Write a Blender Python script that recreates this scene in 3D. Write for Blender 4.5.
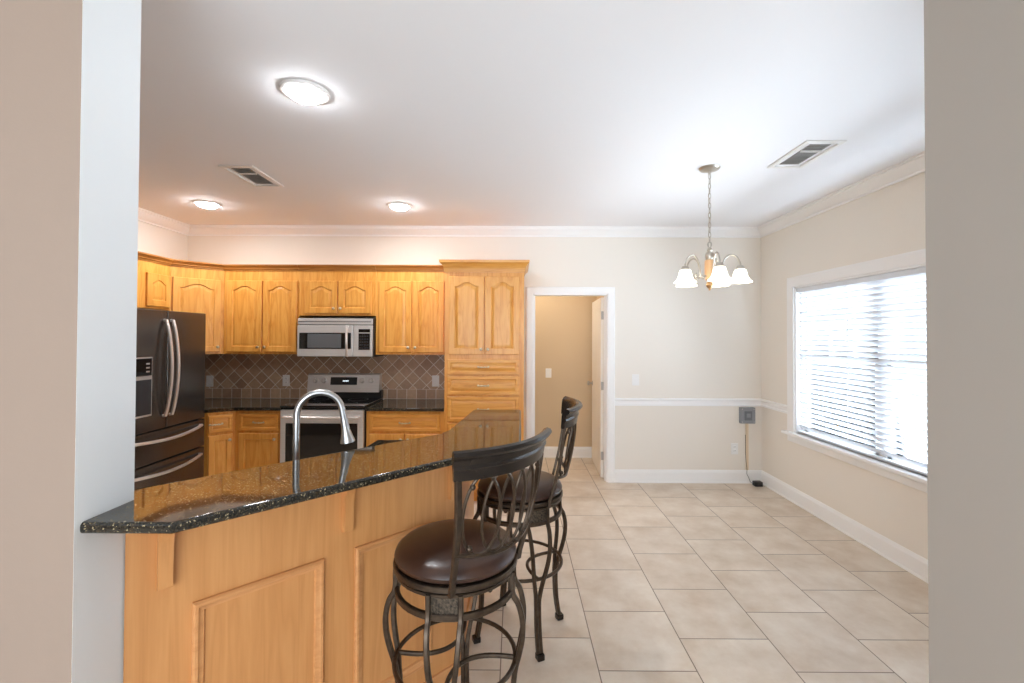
import bpy, bmesh, math, random
from mathutils import Vector, Matrix, Euler

random.seed(7)
scene = bpy.context.scene
for o in list(bpy.data.objects):
    bpy.data.objects.remove(o)
COL = scene.collection
PI = math.pi

# ------------------------------------------------------------------ camera
def make_camera():
    pitch, roll, yaw, h = .0129, .004, .0037, 1.561
    F = Vector((-math.sin(yaw)*math.cos(pitch), math.cos(yaw)*math.cos(pitch), math.sin(pitch)))
    r = Vector((math.cos(yaw), math.sin(yaw), 0)); u = r.cross(F)
    c, s = math.cos(roll), math.sin(roll)
    R, U = c*r+s*u, -s*r+c*u
    cd = bpy.data.cameras.new('camera'); cam = bpy.data.objects.new('camera', cd); COL.objects.link(cam)
    M = Matrix(((R.x, U.x, -F.x, 0), (R.y, U.y, -F.y, 0), (R.z, U.z, -F.z, h), (0, 0, 0, 1)))
    cam.matrix_world = M
    cd.sensor_width = 36; cd.lens = 453.27/1024*36
    cd.shift_x = -1.3/1024; cd.shift_y = -10.7/1024
    cd.clip_start = .02
    scene.camera = cam
make_camera()

# ------------------------------------------------------------------ light, exposure
scene.view_settings.view_transform = 'Standard'
scene.view_settings.look = 'None'
scene.view_settings.exposure = 0.31
scene.view_settings.gamma = 1.0
scene.view_settings.use_curve_mapping = False
try:
    scene.cycles.use_denoising = True
    scene.cycles.max_bounces = 10; scene.cycles.diffuse_bounces = 6
    scene.cycles.glossy_bounces = 5; scene.cycles.transmission_bounces = 6
    scene.cycles.caustics_reflective = False; scene.cycles.caustics_refractive = False
    scene.cycles.sample_clamp_indirect = 6.0
except Exception:
    pass

w = bpy.data.worlds.new('sky'); scene.world = w; w.use_nodes = True
bg = w.node_tree.nodes['Background']
bg.inputs[0].default_value = (.86, .93, 1.0, 1); bg.inputs[1].default_value = 4.0

def area_light(name, loc, rot, sx, sy, power, col):
    l = bpy.data.lights.new(name, 'AREA'); l.shape = 'RECTANGLE'; l.size = sx; l.size_y = sy
    l.energy = power; l.color = col
    o = bpy.data.objects.new(name, l); COL.objects.link(o); o.location = loc; o.rotation_euler = rot
    return o
# fill lamp added behind the camera, tilted up; then daylight through the dining window
area_light('living_room_fill', (-.8, -2.9, 1.35), (PI/2+.4, 0, 0), 4.2, 2.3, 62, (.70, .84, 1.0))
area_light('dining_window_daylight', (3.45, 2.95, 1.45), (0, PI/2+.06, 0), 2.0, 3.2, 450, (.70, .84, 1.0))

area_light('hall_ceiling_lamp', (.1, 5.45, 2.70), (0, 0, 0), .25, .25, 9, (1, .90, .76))

# ------------------------------------------------------------------ materials
def lin(c):
    return tuple(((v/255)/12.92 if v/255 <= .04045 else ((v/255+.055)/1.055)**2.4) for v in c)+(1,)

def mat(name, col, rough=.5, metal=0, spec=.5, noise=None, bump=None, emit=None, estr=0, coat=0):
    m = bpy.data.materials.new(name); m.use_nodes = True
    nt = m.node_tree; b = nt.nodes['Principled BSDF']
    b.inputs['Base Color'].default_value = lin(col); b.inputs['Roughness'].default_value = rough
    b.inputs['Metallic'].default_value = metal; b.inputs['Specular IOR Level'].default_value = spec
    if coat:
        b.inputs['Coat Weight'].default_value = coat; b.inputs['Coat Roughness'].default_value = .05
    if emit:
        b.inputs['Emission Color'].default_value = lin(emit); b.inputs['Emission Strength'].default_value = estr
    tc = nt.nodes.new('ShaderNodeTexCoord')
    if noise:
        col2, sc, det = noise
        n = nt.nodes.new('ShaderNodeTexNoise'); n.inputs['Detail'].default_value = det
        mp = nt.nodes.new('ShaderNodeMapping'); nt.links.new(tc.outputs['Object'], mp.inputs[0])
        mp.inputs['Scale'].default_value = sc if isinstance(sc, tuple) else (sc, sc, sc)
        n.inputs['Scale'].default_value = 1
        nt.links.new(mp.outputs[0], n.inputs['Vector'])
        r = nt.nodes.new('ShaderNodeValToRGB'); r.color_ramp.elements[0].position = .3; r.color_ramp.elements[1].position = .7
        r.color_ramp.elements[0].color = lin(col); r.color_ramp.elements[1].color = lin(col2)
        nt.links.new(n.outputs['Fac'], r.inputs[0]); nt.links.new(r.outputs[0], b.inputs['Base Color'])
    if bump:
        sc, st = bump
        n2 = nt.nodes.new('ShaderNodeTexNoise'); n2.inputs['Scale'].default_value = sc; n2.inputs['Detail'].default_value = 3
        nt.links.new(tc.outputs['Object'], n2.inputs['Vector'])
        bp = nt.nodes.new('ShaderNodeBump'); bp.inputs['Strength'].default_value = st; bp.inputs['Distance'].default_value = .002
        nt.links.new(n2.outputs['Fac'], bp.inputs['Height']); nt.links.new(bp.outputs[0], b.inputs['Normal'])
    return m

def oak(name, c1, c2, c3, axis, rough=.32, wav=.6, stretch=1.1):
    """grain runs along axis (0,1,2) of the object's own coordinates"""
    m = bpy.data.materials.new(name); m.use_nodes = True; nt = m.node_tree; b = nt.nodes['Principled BSDF']
    tc = nt.nodes.new('ShaderNodeTexCoord')
    mp = nt.nodes.new('ShaderNodeMapping'); nt.links.new(tc.outputs['Object'], mp.inputs[0])
    s = [9, 9, 9]; s[axis] = stretch; mp.inputs['Scale'].default_value = s
    n = nt.nodes.new('ShaderNodeTexNoise'); n.inputs['Scale'].default_value = 1.6; n.inputs['Detail'].default_value = 4; n.inputs['Distortion'].default_value = wav
    nt.links.new(mp.outputs[0], n.inputs['Vector'])
    # cathedral figure: rings of the noise value
    mul = nt.nodes.new('ShaderNodeMath'); mul.operation = 'MULTIPLY'; mul.inputs[1].default_value = 9
    nt.links.new(n.outputs['Fac'], mul.inputs[0])
    fr = nt.nodes.new('ShaderNodeMath'); fr.operation = 'PINGPONG'; fr.inputs[1].default_value = 1
    nt.links.new(mul.outputs[0], fr.inputs[0])
    mp2 = nt.nodes.new('ShaderNodeMapping'); nt.links.new(tc.outputs['Object'], mp2.inputs[0])
    s2 = [150, 150, 150]; s2[axis] = 3; mp2.inputs['Scale'].default_value = s2
    n2 = nt.nodes.new('ShaderNodeTexNoise'); n2.inputs['Scale'].default_value = 1; n2.inputs['Detail'].default_value = 2
    nt.links.new(mp2.outputs[0], n2.inputs['Vector'])
    ad = nt.nodes.new('ShaderNodeMath'); ad.operation = 'MULTIPLY_ADD'; ad.inputs[1].default_value = .55
    nt.links.new(fr.outputs[0], ad.inputs[0])
    sb = nt.nodes.new('ShaderNodeMath'); sb.operation = 'MULTIPLY'; sb.inputs[1].default_value = .55
    nt.links.new(n2.outputs['Fac'], sb.inputs[0]); nt.links.new(sb.outputs[0], ad.inputs[2])
    r = nt.nodes.new('ShaderNodeValToRGB'); e = r.color_ramp.elements
    e[0].position = .12; e[0].color = lin(c1); e[1].position = .85; e[1].color = lin(c3)
    k = e.new(.42); k.color = lin(c2)
    nt.links.new(ad.outputs[0], r.inputs[0]); nt.links.new(r.outputs[0], b.inputs['Base Color'])
    b.inputs['Roughness'].default_value = rough
    return m

OAK_C = ((202, 130, 52), (220, 152, 68), (228, 165, 82))
M = {}
M['oak_v'] = oak('honey_oak_vertical', *OAK_C, 2)
M['oak_h'] = oak('honey_oak_horizontal', *OAK_C, 0)
M['bar_v'] = oak('bar_oak_vertical', (192, 133, 77), (200, 140, 83), (207, 148, 91), 2, .38, .35, .6)
M['bar_h'] = oak('bar_oak_horizontal', (194, 134, 82), (204, 144, 90), (210, 152, 98), 0, .38)
M['crown_oak'] = oak('dark_oak_crown', (150, 92, 36), (176, 116, 52), (190, 130, 62), 0, .35)
M['wall'] = mat('beige_wall_paint', (236, 229, 218), .75, spec=.25, bump=(180, .08))
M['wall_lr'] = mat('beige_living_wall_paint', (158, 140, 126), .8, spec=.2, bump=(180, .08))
M['wall_hall'] = mat('tan_hall_paint', (214, 192, 160), .8, spec=.2)
M['wall_right_daylit'] = mat('daylight_toned_wall_paint', (172, 166, 157), .8, spec=.2)  # same wall paint, its grayer look under daylight put into the colour
M['jamb_daylit'] = mat('daylight_toned_jamb', (234, 236, 236), .6, spec=.3)  # wall end's brightness from the window, held in the colour
M['ceil'] = mat('white_ceiling_paint', (240, 240, 241), .85, spec=.2, bump=(220, .1))
M['trim'] = mat('white_trim_paint', (244, 243, 241), .4)
M['door'] = mat('white_door_paint', (242, 238, 230), .45)
M['steel'] = mat('stainless_steel', (222, 220, 216), .30, .55, noise=((232, 230, 227), (2, 2, 120), 2))
M['steel_dark'] = mat('dark_stainless_steel', (108, 103, 99), .24, .85, noise=((120, 114, 109), (120, 120, 2), 2))
M['chrome'] = mat('brushed_nickel', (186, 186, 185), .33, 1)
M['handle'] = mat('satin_handle', (222, 217, 212), .28, .65)
M['pull'] = mat('nickel_pull', (216, 200, 172), .28, 1)
M['blackglass'] = mat('black_glass', (10, 10, 11), .06, coat=.5)
M['blackplastic'] = mat('black_plastic', (22, 22, 23), .4)
M['darkgray'] = mat('dark_gray_panel', (52, 52, 54), .35)
M['grayglass'] = mat('gray_window_mesh', (96, 98, 100), .18)
M['white_plastic'] = mat('white_plastic', (238, 236, 232), .35)
M['ivory'] = mat('ivory_plastic', (226, 206, 176), .5)
M['graybox'] = mat('gray_plastic_box', (142, 145, 150), .45)
M['bronze'] = mat('bronze_metal', (68, 57, 48), .36, .75, noise=((88, 75, 62), 40, 3))
M['rail'] = mat('dark_bronze_rail', (48, 42, 38), .26, .5)
M['weave'] = mat('woven_bronze', (34, 29, 24), .5, .4, noise=((110, 95, 78), 110, 2))
M['leather'] = mat('brown_leather', (50, 31, 23), .33, noise=((68, 44, 32), 14, 5), bump=(260, .12))
M['brass'] = mat('antique_brass', (200, 158, 112), .3, .9)
M['pewter'] = mat('brushed_pewter', (188, 180, 168), .32, .85)
M['whitewood'] = mat('gold_washed_body', (222, 178, 132), .4, .4)
M['vent'] = mat('white_vent_metal', (232, 230, 226), .45)
M['ventdark'] = mat('dark_duct', (165, 162, 158), .8)
M['grass'] = mat('pale_patio', (214, 214, 208), .9, noise=((200, 200, 192), 6, 4))
M['leaf'] = mat('hedge_green', (70, 104, 88), .9, noise=((104, 136, 112), 3, 6))
M['shade'] = mat('frosted_glass_shade', (250, 248, 242), .4, emit=(255, 246, 226), estr=3.2)
M['lens'] = mat('lit_lens', (255, 250, 240), .4, emit=(244, 248, 255), estr=95)
M['display'] = mat('lit_display_digits', (220, 230, 235), .3, emit=(220, 235, 245), estr=1.2)

def granite(name):
    m = bpy.data.materials.new(name); m.use_nodes = True; nt = m.node_tree; b = nt.nodes['Principled BSDF']
    tc = nt.nodes.new('ShaderNodeTexCoord')
    v = nt.nodes.new('ShaderNodeTexVoronoi'); v.inputs['Scale'].default_value = 300
    nt.links.new(tc.outputs['Object'], v.inputs['Vector'])
    n = nt.nodes.new('ShaderNodeTexNoise'); n.inputs['Scale'].default_value = 55; n.inputs['Detail'].default_value = 5
    nt.links.new(tc.outputs['Object'], n.inputs['Vector'])
    sp = nt.nodes.new('ShaderNodeSeparateColor'); nt.links.new(v.outputs['Color'], sp.inputs[0])
    r = nt.nodes.new('ShaderNodeValToRGB'); e = r.color_ramp.elements; r.color_ramp.interpolation = 'CONSTANT'
    e[0].position = 0; e[0].color = lin((26, 25, 21)); e[1].position = .45; e[1].color = lin((44, 40, 32))
    for p, c in ((.7, (58, 52, 40)), (.86, (22, 25, 26)), (.95, (150, 136, 106))):
        k = e.new(p); k.color = lin(c)
    nt.links.new(sp.outputs[0], r.inputs[0])
    r2 = nt.nodes.new('ShaderNodeValToRGB'); r2.color_ramp.elements[0].position = .58; r2.color_ramp.elements[1].position = .78
    nt.links.new(n.outputs['Fac'], r2.inputs[0])
    mx = nt.nodes.new('ShaderNodeMixRGB'); mx.inputs[2].default_value = lin((70, 58, 42))
    nt.links.new(r2.outputs[0], mx.inputs[0]); nt.links.new(r.outputs[0], mx.inputs[1])
    nt.links.new(mx.outputs[0], b.inputs['Base Color'])
    b.inputs['Roughness'].default_value = .045; b.inputs['Specular IOR Level'].default_value = .58
    return m
M['granite'] = granite('dark_speckled_granite')

def floor_tile():
    m = bpy.data.materials.new('floor_tile'); m.use_nodes = True; nt = m.node_tree; b = nt.nodes['Principled BSDF']
    tc = nt.nodes.new('ShaderNodeTexCoord'); sx = nt.nodes.new('ShaderNodeSeparateXYZ'); nt.links.new(tc.outputs['Object'], sx.inputs[0])
    p = .4602
    def ma(src, off, add):
        a = nt.nodes.new('ShaderNodeMath'); a.operation = 'SUBTRACT'; nt.links.new(src, a.inputs[0]); a.inputs[1].default_value = off
        d = nt.nodes.new('ShaderNodeMath'); d.operation = 'MULTIPLY_ADD'; nt.links.new(a.outputs[0], d.inputs[0]); d.inputs[1].default_value = 1/p; d.inputs[2].default_value = add
        return d.outputs[0]
    cb = nt.nodes.new('ShaderNodeCombineXYZ')
    nt.links.new(ma(sx.outputs[1], 2.1419, 40.5), cb.inputs[0]); nt.links.new(ma(sx.outputs[0], .398, 40.0), cb.inputs[1])
    br = nt.nodes.new('ShaderNodeTexBrick'); br.offset = .5; br.offset_frequency = 2; br.squash = 1
    br.inputs['Scale'].default_value = 1; br.inputs['Brick Width'].default_value = 1; br.inputs['Row Height'].default_value = 1
    br.inputs['Mortar Size'].default_value = .0065; br.inputs['Mortar Smooth'].default_value = .15; br.inputs['Bias'].default_value = 0
    br.inputs['Color1'].default_value = (0, 0, 0, 1); br.inputs['Color2'].default_value = (1, 1, 1, 1); br.inputs['Mortar'].default_value = (.5, .5, .5, 1)
    nt.links.new(cb.outputs[0], br.inputs['Vector'])
    n = nt.nodes.new('ShaderNodeTexNoise'); n.inputs['Scale'].default_value = 4.2; n.inputs['Detail'].default_value = 7; n.inputs['Roughness'].default_value = .62
    # shift the mottling per tile
    ms = nt.nodes.new('ShaderNodeVectorMath'); ms.operation = 'MULTIPLY_ADD'; nt.links.new(br.outputs['Color'], ms.inputs[0]); ms.inputs[1].default_value = (9, 5, 0); nt.links.new(tc.outputs['Object'], ms.inputs[2])
    nt.links.new(ms.outputs[0], n.inputs['Vector'])
    r = nt.nodes.new('ShaderNodeValToRGB'); e = r.color_ramp.elements
    e[0].position = .3; e[0].color = lin((205, 186, 164)); e[1].position = .7; e[1].color = lin((230, 219, 204))
    nt.links.new(n.outputs['Fac'], r.inputs[0])
    hv = nt.nodes.new('ShaderNodeMixRGB'); hv.blend_type = 'MULTIPLY'; hv.inputs[0].default_value = 1
    rr = nt.nodes.new('ShaderNodeValToRGB'); rr.color_ramp.elements[0].color = (.93, .92, .91, 1); rr.color_ramp.elements[1].color = (1, 1, 1, 1)
    nt.links.new(br.outputs['Color'], rr.inputs[0])
    nt.links.new(r.outputs[0], hv.inputs[1]); nt.links.new(rr.outputs[0], hv.inputs[2])
    mx = nt.nodes.new('ShaderNodeMixRGB'); mx.inputs[2].default_value = lin((128, 110, 94))
    nt.links.new(br.outputs['Fac'], mx.inputs[0]); nt.links.new(hv.outputs[0], mx.inputs[1])
    nt.links.new(mx.outputs[0], b.inputs['Base Color'])
    b.inputs['Roughness'].default_value = .42
    bp = nt.nodes.new('ShaderNodeBump'); bp.invert = True; bp.inputs['Strength'].default_value = .35; bp.inputs['Distance'].default_value = .004
    nt.links.new(br.outputs['Fac'], bp.inputs['Height']); nt.links.new(bp.outputs[0], b.inputs['Normal'])
    return m
M['floor'] = floor_tile()

def splash_tile():
    m = bpy.data.materials.new('slate_backsplash_tile'); m.use_nodes = True; nt = m.node_tree; b = nt.nodes['Principled BSDF']
    tc = nt.nodes.new('ShaderNodeTexCoord'); sx = nt.nodes.new('ShaderNodeSeparateXYZ'); nt.links.new(tc.outputs['Object'], sx.inputs[0])
    ad = nt.nodes.new('ShaderNodeMath'); ad.operation = 'ADD'; nt.links.new(sx.outputs[0], ad.inputs[0]); nt.links.new(sx.outputs[1], ad.inputs[1])
    cb = nt.nodes.new('ShaderNodeCombineXYZ'); nt.links.new(ad.outputs[0], cb.inputs[0]); nt.links.new(sx.outputs[2], cb.inputs[1])
    def brick(rot, loc, t):
        mp = nt.nodes.new('ShaderNodeMapping'); nt.links.new(cb.outputs[0], mp.inputs[0])
        mp.inputs['Rotation'].default_value = (0, 0, rot); mp.inputs['Location'].default_value = loc
        br = nt.nodes.new('ShaderNodeTexBrick'); br.offset = 0; br.squash = 1
        br.inputs['Scale'].default_value = 1; br.inputs['Brick Width'].default_value = t; br.inputs['Row Height'].default_value = t
        br.inputs['Mortar Size'].default_value = .0030; br.inputs['Mortar Smooth'].default_value = .1
        br.inputs['Color1'].default_value = lin((170, 140, 116)); br.inputs['Color2'].default_value = lin((206, 174, 143)); br.inputs['Mortar'].default_value = lin((244, 236, 224))
        nt.links.new(mp.outputs[0], br.inputs['Vector'])
        return br
    b1 = brick(PI/4, (10.02, 10.03, 0), .105); b2 = brick(0, (10.03, 9.614+.0, 0), .105)
    gt = nt.nodes.new('ShaderNodeMath'); gt.operation = 'GREATER_THAN'; gt.inputs[1].default_value = .991; nt.links.new(sx.outputs[2], gt.inputs[0])
    mx = nt.nodes.new('ShaderNodeMixRGB'); nt.links.new(gt.outputs[0], mx.inputs[0]); nt.links.new(b2.outputs[0], mx.inputs[1]); nt.links.new(b1.outputs[0], mx.inputs[2])
    n = nt.nodes.new('ShaderNodeTexNoise'); n.inputs['Scale'].default_value = 30; n.inputs['Detail'].default_value = 4; nt.links.new(tc.outputs['Object'], n.inputs['Vector'])
    r = nt.nodes.new('ShaderNodeValToRGB'); r.color_ramp.elements[0].color = (.72, .72, .72, 1); r.color_ramp.elements[1].color = (1.15, 1.12, 1.1, 1); nt.links.new(n.outputs['Fac'], r.inputs[0])
    ml = nt.nodes.new('ShaderNodeMixRGB'); ml.blend_type = 'MULTIPLY'; ml.inputs[0].default_value = 1
    nt.links.new(mx.outputs[0], ml.inputs[1]); nt.links.new(r.outputs[0], ml.inputs[2]); nt.links.new(ml.outputs[0], b.inputs['Base Color'])
    b.inputs['Roughness'].default_value = .45
    return m
M['splash'] = splash_tile()

def slat_mat():
    m = bpy.data.materials.new('white_blind_slat'); m.use_nodes = True; nt = m.node_tree; b = nt.nodes['Principled BSDF']
    b.inputs['Base Color'].default_value = lin((224, 227, 231)); b.inputs['Roughness'].default_value = .45
    t = nt.nodes.new('ShaderNodeBsdfTranslucent'); t.inputs[0].default_value = lin((246, 248, 250))
    mx = nt.nodes.new('ShaderNodeMixShader'); mx.inputs[0].default_value = .035
    nt.links.new(b.outputs[0], mx.inputs[1]); nt.links.new(t.outputs[0], mx.inputs[2])
    nt.links.new(mx.outputs[0], nt.nodes['Material Output'].inputs[0])
    return m
M['slat'] = slat_mat()

def glass_mat():
    m = bpy.data.materials.new('window_glass'); m.use_nodes = True; nt = m.node_tree
    g = nt.nodes.new('ShaderNodeBsdfGlossy'); g.inputs['Roughness'].default_value = .02
    t = nt.nodes.new('ShaderNodeBsdfTransparent'); f = nt.nodes.new('ShaderNodeFresnel'); f.inputs[0].default_value = 1.3
    mx = nt.nodes.new('ShaderNodeMixShader'); nt.links.new(f.outputs[0], mx.inputs[0]); nt.links.new(t.outputs[0], mx.inputs[1]); nt.links.new(g.outputs[0], mx.inputs[2])
    nt.links.new(mx.outputs[0], nt.nodes['Material Output'].inputs[0])
    return m
M['glass'] = glass_mat()

# ------------------------------------------------------------------ mesh helpers
def obj(name, bm, material, parent=None, smooth=True, angle=.6):
    bmesh.ops.recalc_face_normals(bm, faces=bm.faces)
    me = bpy.data.meshes.new(name); bm.to_mesh(me); bm.free()
    me.materials.append(M[material] if isinstance(material, str) else material)
    if smooth:
        me.shade_smooth(); me.set_sharp_from_angle(angle=angle)
    o = bpy.data.objects.new(name, me); COL.objects.link(o)
    if smooth:
        wn = o.modifiers.new('weighted_normal', 'WEIGHTED_NORMAL'); wn.weight = 100; wn.keep_sharp = True
    if parent: o.parent = parent
    return o

def thing(name, label, cat, loc=(0, 0, 0), rz=0, group=None):
    o = bpy.data.objects.new(name, None); COL.objects.link(o); o.empty_display_size = .1
    o.location = loc; o.rotation_euler = (0, 0, rz); o['label'] = label; o['category'] = cat
    if group: o['group'] = group
    return o
def struct(name, bm, m, **k):
    o = obj(name, bm, m, **k); o['kind'] = 'structure'; return o
def tag(o, label, cat, group=None):
    o['label'] = label; o['category'] = cat
    if group: o['group'] = group
    return o
def dup(root, loc, rz, label, group=None):
    r = root.copy(); COL.objects.link(r); r.location = loc; r.rotation_euler = (0, 0, rz); r['label'] = label
    if group: r['group'] = group
    for ch in list(root.children):
        c = ch.copy(); COL.objects.link(c); c.parent = r
        for g in ch.children:
            d = g.copy(); COL.objects.link(d); d.parent = c
    return r

def B(): return bmesh.new()
def box(bm, x0, x1, y0, y1, z0, z1, bev=0, seg=2):
    vs = [bm.verts.new(p) for p in ((x0, y0, z0), (x1, y0, z0), (x1, y1, z0), (x0, y1, z0), (x0, y0, z1), (x1, y0, z1), (x1, y1, z1), (x0, y1, z1))]
    fs = [bm.faces.new([vs[i] for i in q]) for q in ((0, 3, 2, 1), (4, 5, 6, 7), (0, 1, 5, 4), (1, 2, 6, 5), (2, 3, 7, 6), (3, 0, 4, 7))]
    if bev:
        es = list({e for f in fs for e in f.edges})
        bmesh.ops.bevel(bm, geom=es, offset=bev, segments=seg, profile=.5, affect='EDGES')
    return bm
def mbox(*a, **k): return box(B(), *a, **k)

def prism(bm, pts, z0, z1, bev=0, seg=3):
    """polygon in XY extruded in z"""
    lo = [bm.verts.new((x, y, z0)) for x, y in pts]; hi = [bm.verts.new((x, y, z1)) for x, y in pts]
    n = len(pts); a = bm.faces.new(lo[::-1]); b = bm.faces.new(hi)
    for i in range(n): bm.faces.new((lo[i], lo[(i+1) % n], hi[(i+1) % n], hi[i]))
    if bev:
        es = list(a.edges)+list(b.edges)
        bmesh.ops.bevel(bm, geom=es, offset=bev, segments=seg, profile=.5, affect='EDGES')
    return bm

def extrude_profile(bm, prof, path, closed=False, up=Vector((0, 0, 1))):
    """sweep a 2-D profile (a = out to the right of travel, b = up) along a path of 3-D points, mitred"""
    P = [Vector(p) for p in path]; n = len(P); rings = []
    for i in range(n):
        if closed: d0 = (P[i]-P[i-1]).normalized(); d1 = (P[(i+1) % n]-P[i]).normalized()
        else:
            d0 = (P[i]-P[i-1]).normalized() if i else (P[1]-P[0]).normalized()
            d1 = (P[i+1]-P[i]).normalized() if i < n-1 else d0
        s0 = d0.cross(up).normalized(); s1 = d1.cross(up).normalized()
        m = (s0+s1); m.normalize(); k = 1/max(.3, m.dot(s1))
        rings.append([bm.verts.new(P[i]+m*(a*k)+up*b) for a, b in prof])
    q = len(prof)
    for i in range(n if closed else n-1):
        A, C = rings[i], rings[(i+1) % n]
        for j in range(q): bm.faces.new((A[j], A[(j+1) % q], C[(j+1) % q], C[j]))
    if not closed: bm.faces.new(rings[0][::-1]); bm.faces.new(rings[-1])
    return bm

def tube(bm, pts, r, seg=8, closed=False, flat=None, ref=None):
    """round tube (r may be a list) or, with flat=(w,t), a rectangular bar; parallel transported frame"""
    P = [Vector(p) for p in pts]; n = len(P); rings = []
    def tan(i):
        if closed: return (P[(i+1) % n]-P[i-1]).normalized()
        return (P[min(i+1, n-1)]-P[max(i-1, 0)]).normalized()
    t = tan(0); a = Vector(ref) if ref else (Vector((0, 0, 1)) if abs(t.z) < .9 else Vector((1, 0, 0)))
    nrm = (a-t*a.dot(t)).normalized()
    for i in range(n):
        t = tan(i)
        if ref: nrm = Vector(ref)
        nrm = (nrm-t*nrm.dot(t)).normalized(); bi = t.cross(nrm)
        rr = r[i] if isinstance(r, (list, tuple)) else r
        if flat:
            w2, h2 = flat[0]/2, flat[1]/2; c = min(w2, h2)*.35
            pr = ((w2, h2-c), (w2-c, h2), (c-w2, h2), (-w2, h2-c), (-w2, c-h2), (c-w2, -h2), (w2-c, -h2), (w2, c-h2))
            rings.append([bm.verts.new(P[i]+nrm*u+bi*v) for u, v in pr])
        else:
            rings.append([bm.verts.new(P[i]+(nrm*math.cos(2*PI*k/seg)+bi*math.sin(2*PI*k/seg))*rr) for k in range(seg)])
    q = len(rings[0])
    for i in range(n if closed else n-1):
        A, C = rings[i], rings[(i+1) % n]
        for j in range(q): bm.faces.new((A[j], A[(j+1) % q], C[(j+1) % q], C[j]))
    if not closed: bm.faces.new(rings[0][::-1]); bm.faces.new(rings[-1])
    return bm

def lathe(bm, prof, seg=24, mat4=None, close=True):
    """profile of (r, z) turned about z"""
    rings = []
    for r, z in prof:
        if r < 1e-6: rings.append([bm.verts.new((0, 0, z))])
        else: rings.append([bm.verts.new((r*math.cos(2*PI*k/seg), r*math.sin(2*PI*k/seg), z)) for k in range(seg)])
    for A, C in zip(rings, rings[1:]):
        for j in range(seg):
            a0, a1 = A[j % len(A)], A[(j+1) % len(A)]; c0, c1 = C[j % len(C)], C[(j+1) % len(C)]
            f = [v for i, v in enumerate((a0, a1, c1, c0)) if v not in (a0, a1, c1, c0)[:i]]
            if len(f) > 2: bm.faces.new(f)
    if close:
        for R in (rings[0], rings[-1]):
            if len(R) > 2:
                try: bm.faces.new(R)
                except ValueError: pass
    if mat4 is not None:
        vs = [v for R in rings for v in R]; bmesh.ops.transform(bm, matrix=mat4, verts=vs)
    return bm

def spline(ctrl, n=8):
    """Catmull-Rom through control points"""
    P = [Vector(p) for p in ctrl]; out = []
    for i in range(len(P)-1):
        p0 = P[i-1] if i else P[0]*2-P[1]; p1, p2 = P[i], P[i+1]; p3 = P[i+2] if i+2 < len(P) else P[-1]*2-P[-2]
        for k in range(n):
            t = k/n; out.append(.5*((2*p1)+(p2-p0)*t+(2*p0-5*p1+4*p2-p3)*t*t+(3*p1-p0-3*p2+p3)*t**3))
    out.append(P[-1]); return out

# cabinet door or drawer front in the local frame: face towards -y, back at y=0
def panel_front(x0, x1, z0, z1, rail=.055, arch=0.0, th=.02, y=0.0, flatpanel=False):
    bm = B(); W, H = x1-x0, z1-z0; rl = min(rail, W*.24, H*.28)
    na = 22 if arch else 1
    def loop(d, yy):
        """inner outline inset by d, at depth yy"""
        a, c, lo = x0+rl+d, x1-rl-d, z0+rl+d
        zs = z1-rl-arch-d
        pts = [(a, lo), (c, lo)]
        for k in range(na+1):
            u = k/na; x = c+(a-c)*u
            tt = 1-abs(2*min(1, max(0, (u-.07)/.86))-1); tt = tt*tt*(3-2*tt); sh = 1-(1-tt)**1.5 if arch else 0
            pts.append((x, zs+arch*sh))
        return [(p, yy) for p in pts]
    L = loop(0, y-th)
    inner = [bm.verts.new((p[0], yy, p[1])) for p, yy in L]
    N = len(inner)
    def ring(A, C):
        for i in range(N): bm.faces.new((A[i], A[(i+1) % N], C[(i+1) % N], C[i]))
    e = .004
    # outer rim: straight lines out to the edge, with rounded lip
    cr = lambda ex, yy: {k: bm.verts.new((px, yy, pz)) for k, (px, pz) in dict(bl=(x0+ex, z0+ex), br=(x1-ex, z0+ex), tr=(x1-ex, z1-ex), tl=(x0+ex, z1-ex)).items()}
    f1 = cr(e, y-th); f2 = cr(0, y-th+e); f3 = cr(0, y)
    for A, C in ((f1, f2), (f2, f3)):
        for p, q in (('bl', 'br'), ('br', 'tr'), ('tr', 'tl'), ('tl', 'bl')): bm.faces.new((A[p], A[q], C[q], C[p]))
    bm.faces.new([f3[k] for k in ('bl', 'tl', 'tr', 'br')])
    # front frame: bottom rail, right stile, top rail (fan), left stile
    bm.faces.new((f1['bl'], f1['br'], inner[1], inner[0]))
    bm.faces.new((f1['br'], f1['tr'], inner[2], inner[1]))
    bm.faces.new((f1['tl'], f1['bl'], inner[0], inner[N-1]))
    top = [bm.verts.new((inner[2+k].co.x, y-th, z1-e)) if 0 < k < na else (f1['tr'] if k == 0 else f1['tl']) for k in range(na+1)]
    for k in range(na): bm.faces.new((top[k], top[k+1], inner[3+k], inner[2+k]))
    prev = inner
    steps = ((.004, .007), (.010, .009), (.030, .003), (.034, .002)) if not flatpanel else ((.005, .006), (.008, .007))
    s = min(1, W*.16/.034) if not flatpanel else 1
    for d, dep in steps:
        R = [bm.verts.new((p[0], yy, p[1])) for p, yy in loop(d*s, y-th+dep)]
        ring(prev, R); prev = R
    bm.faces.new(prev)
    return bm

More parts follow.
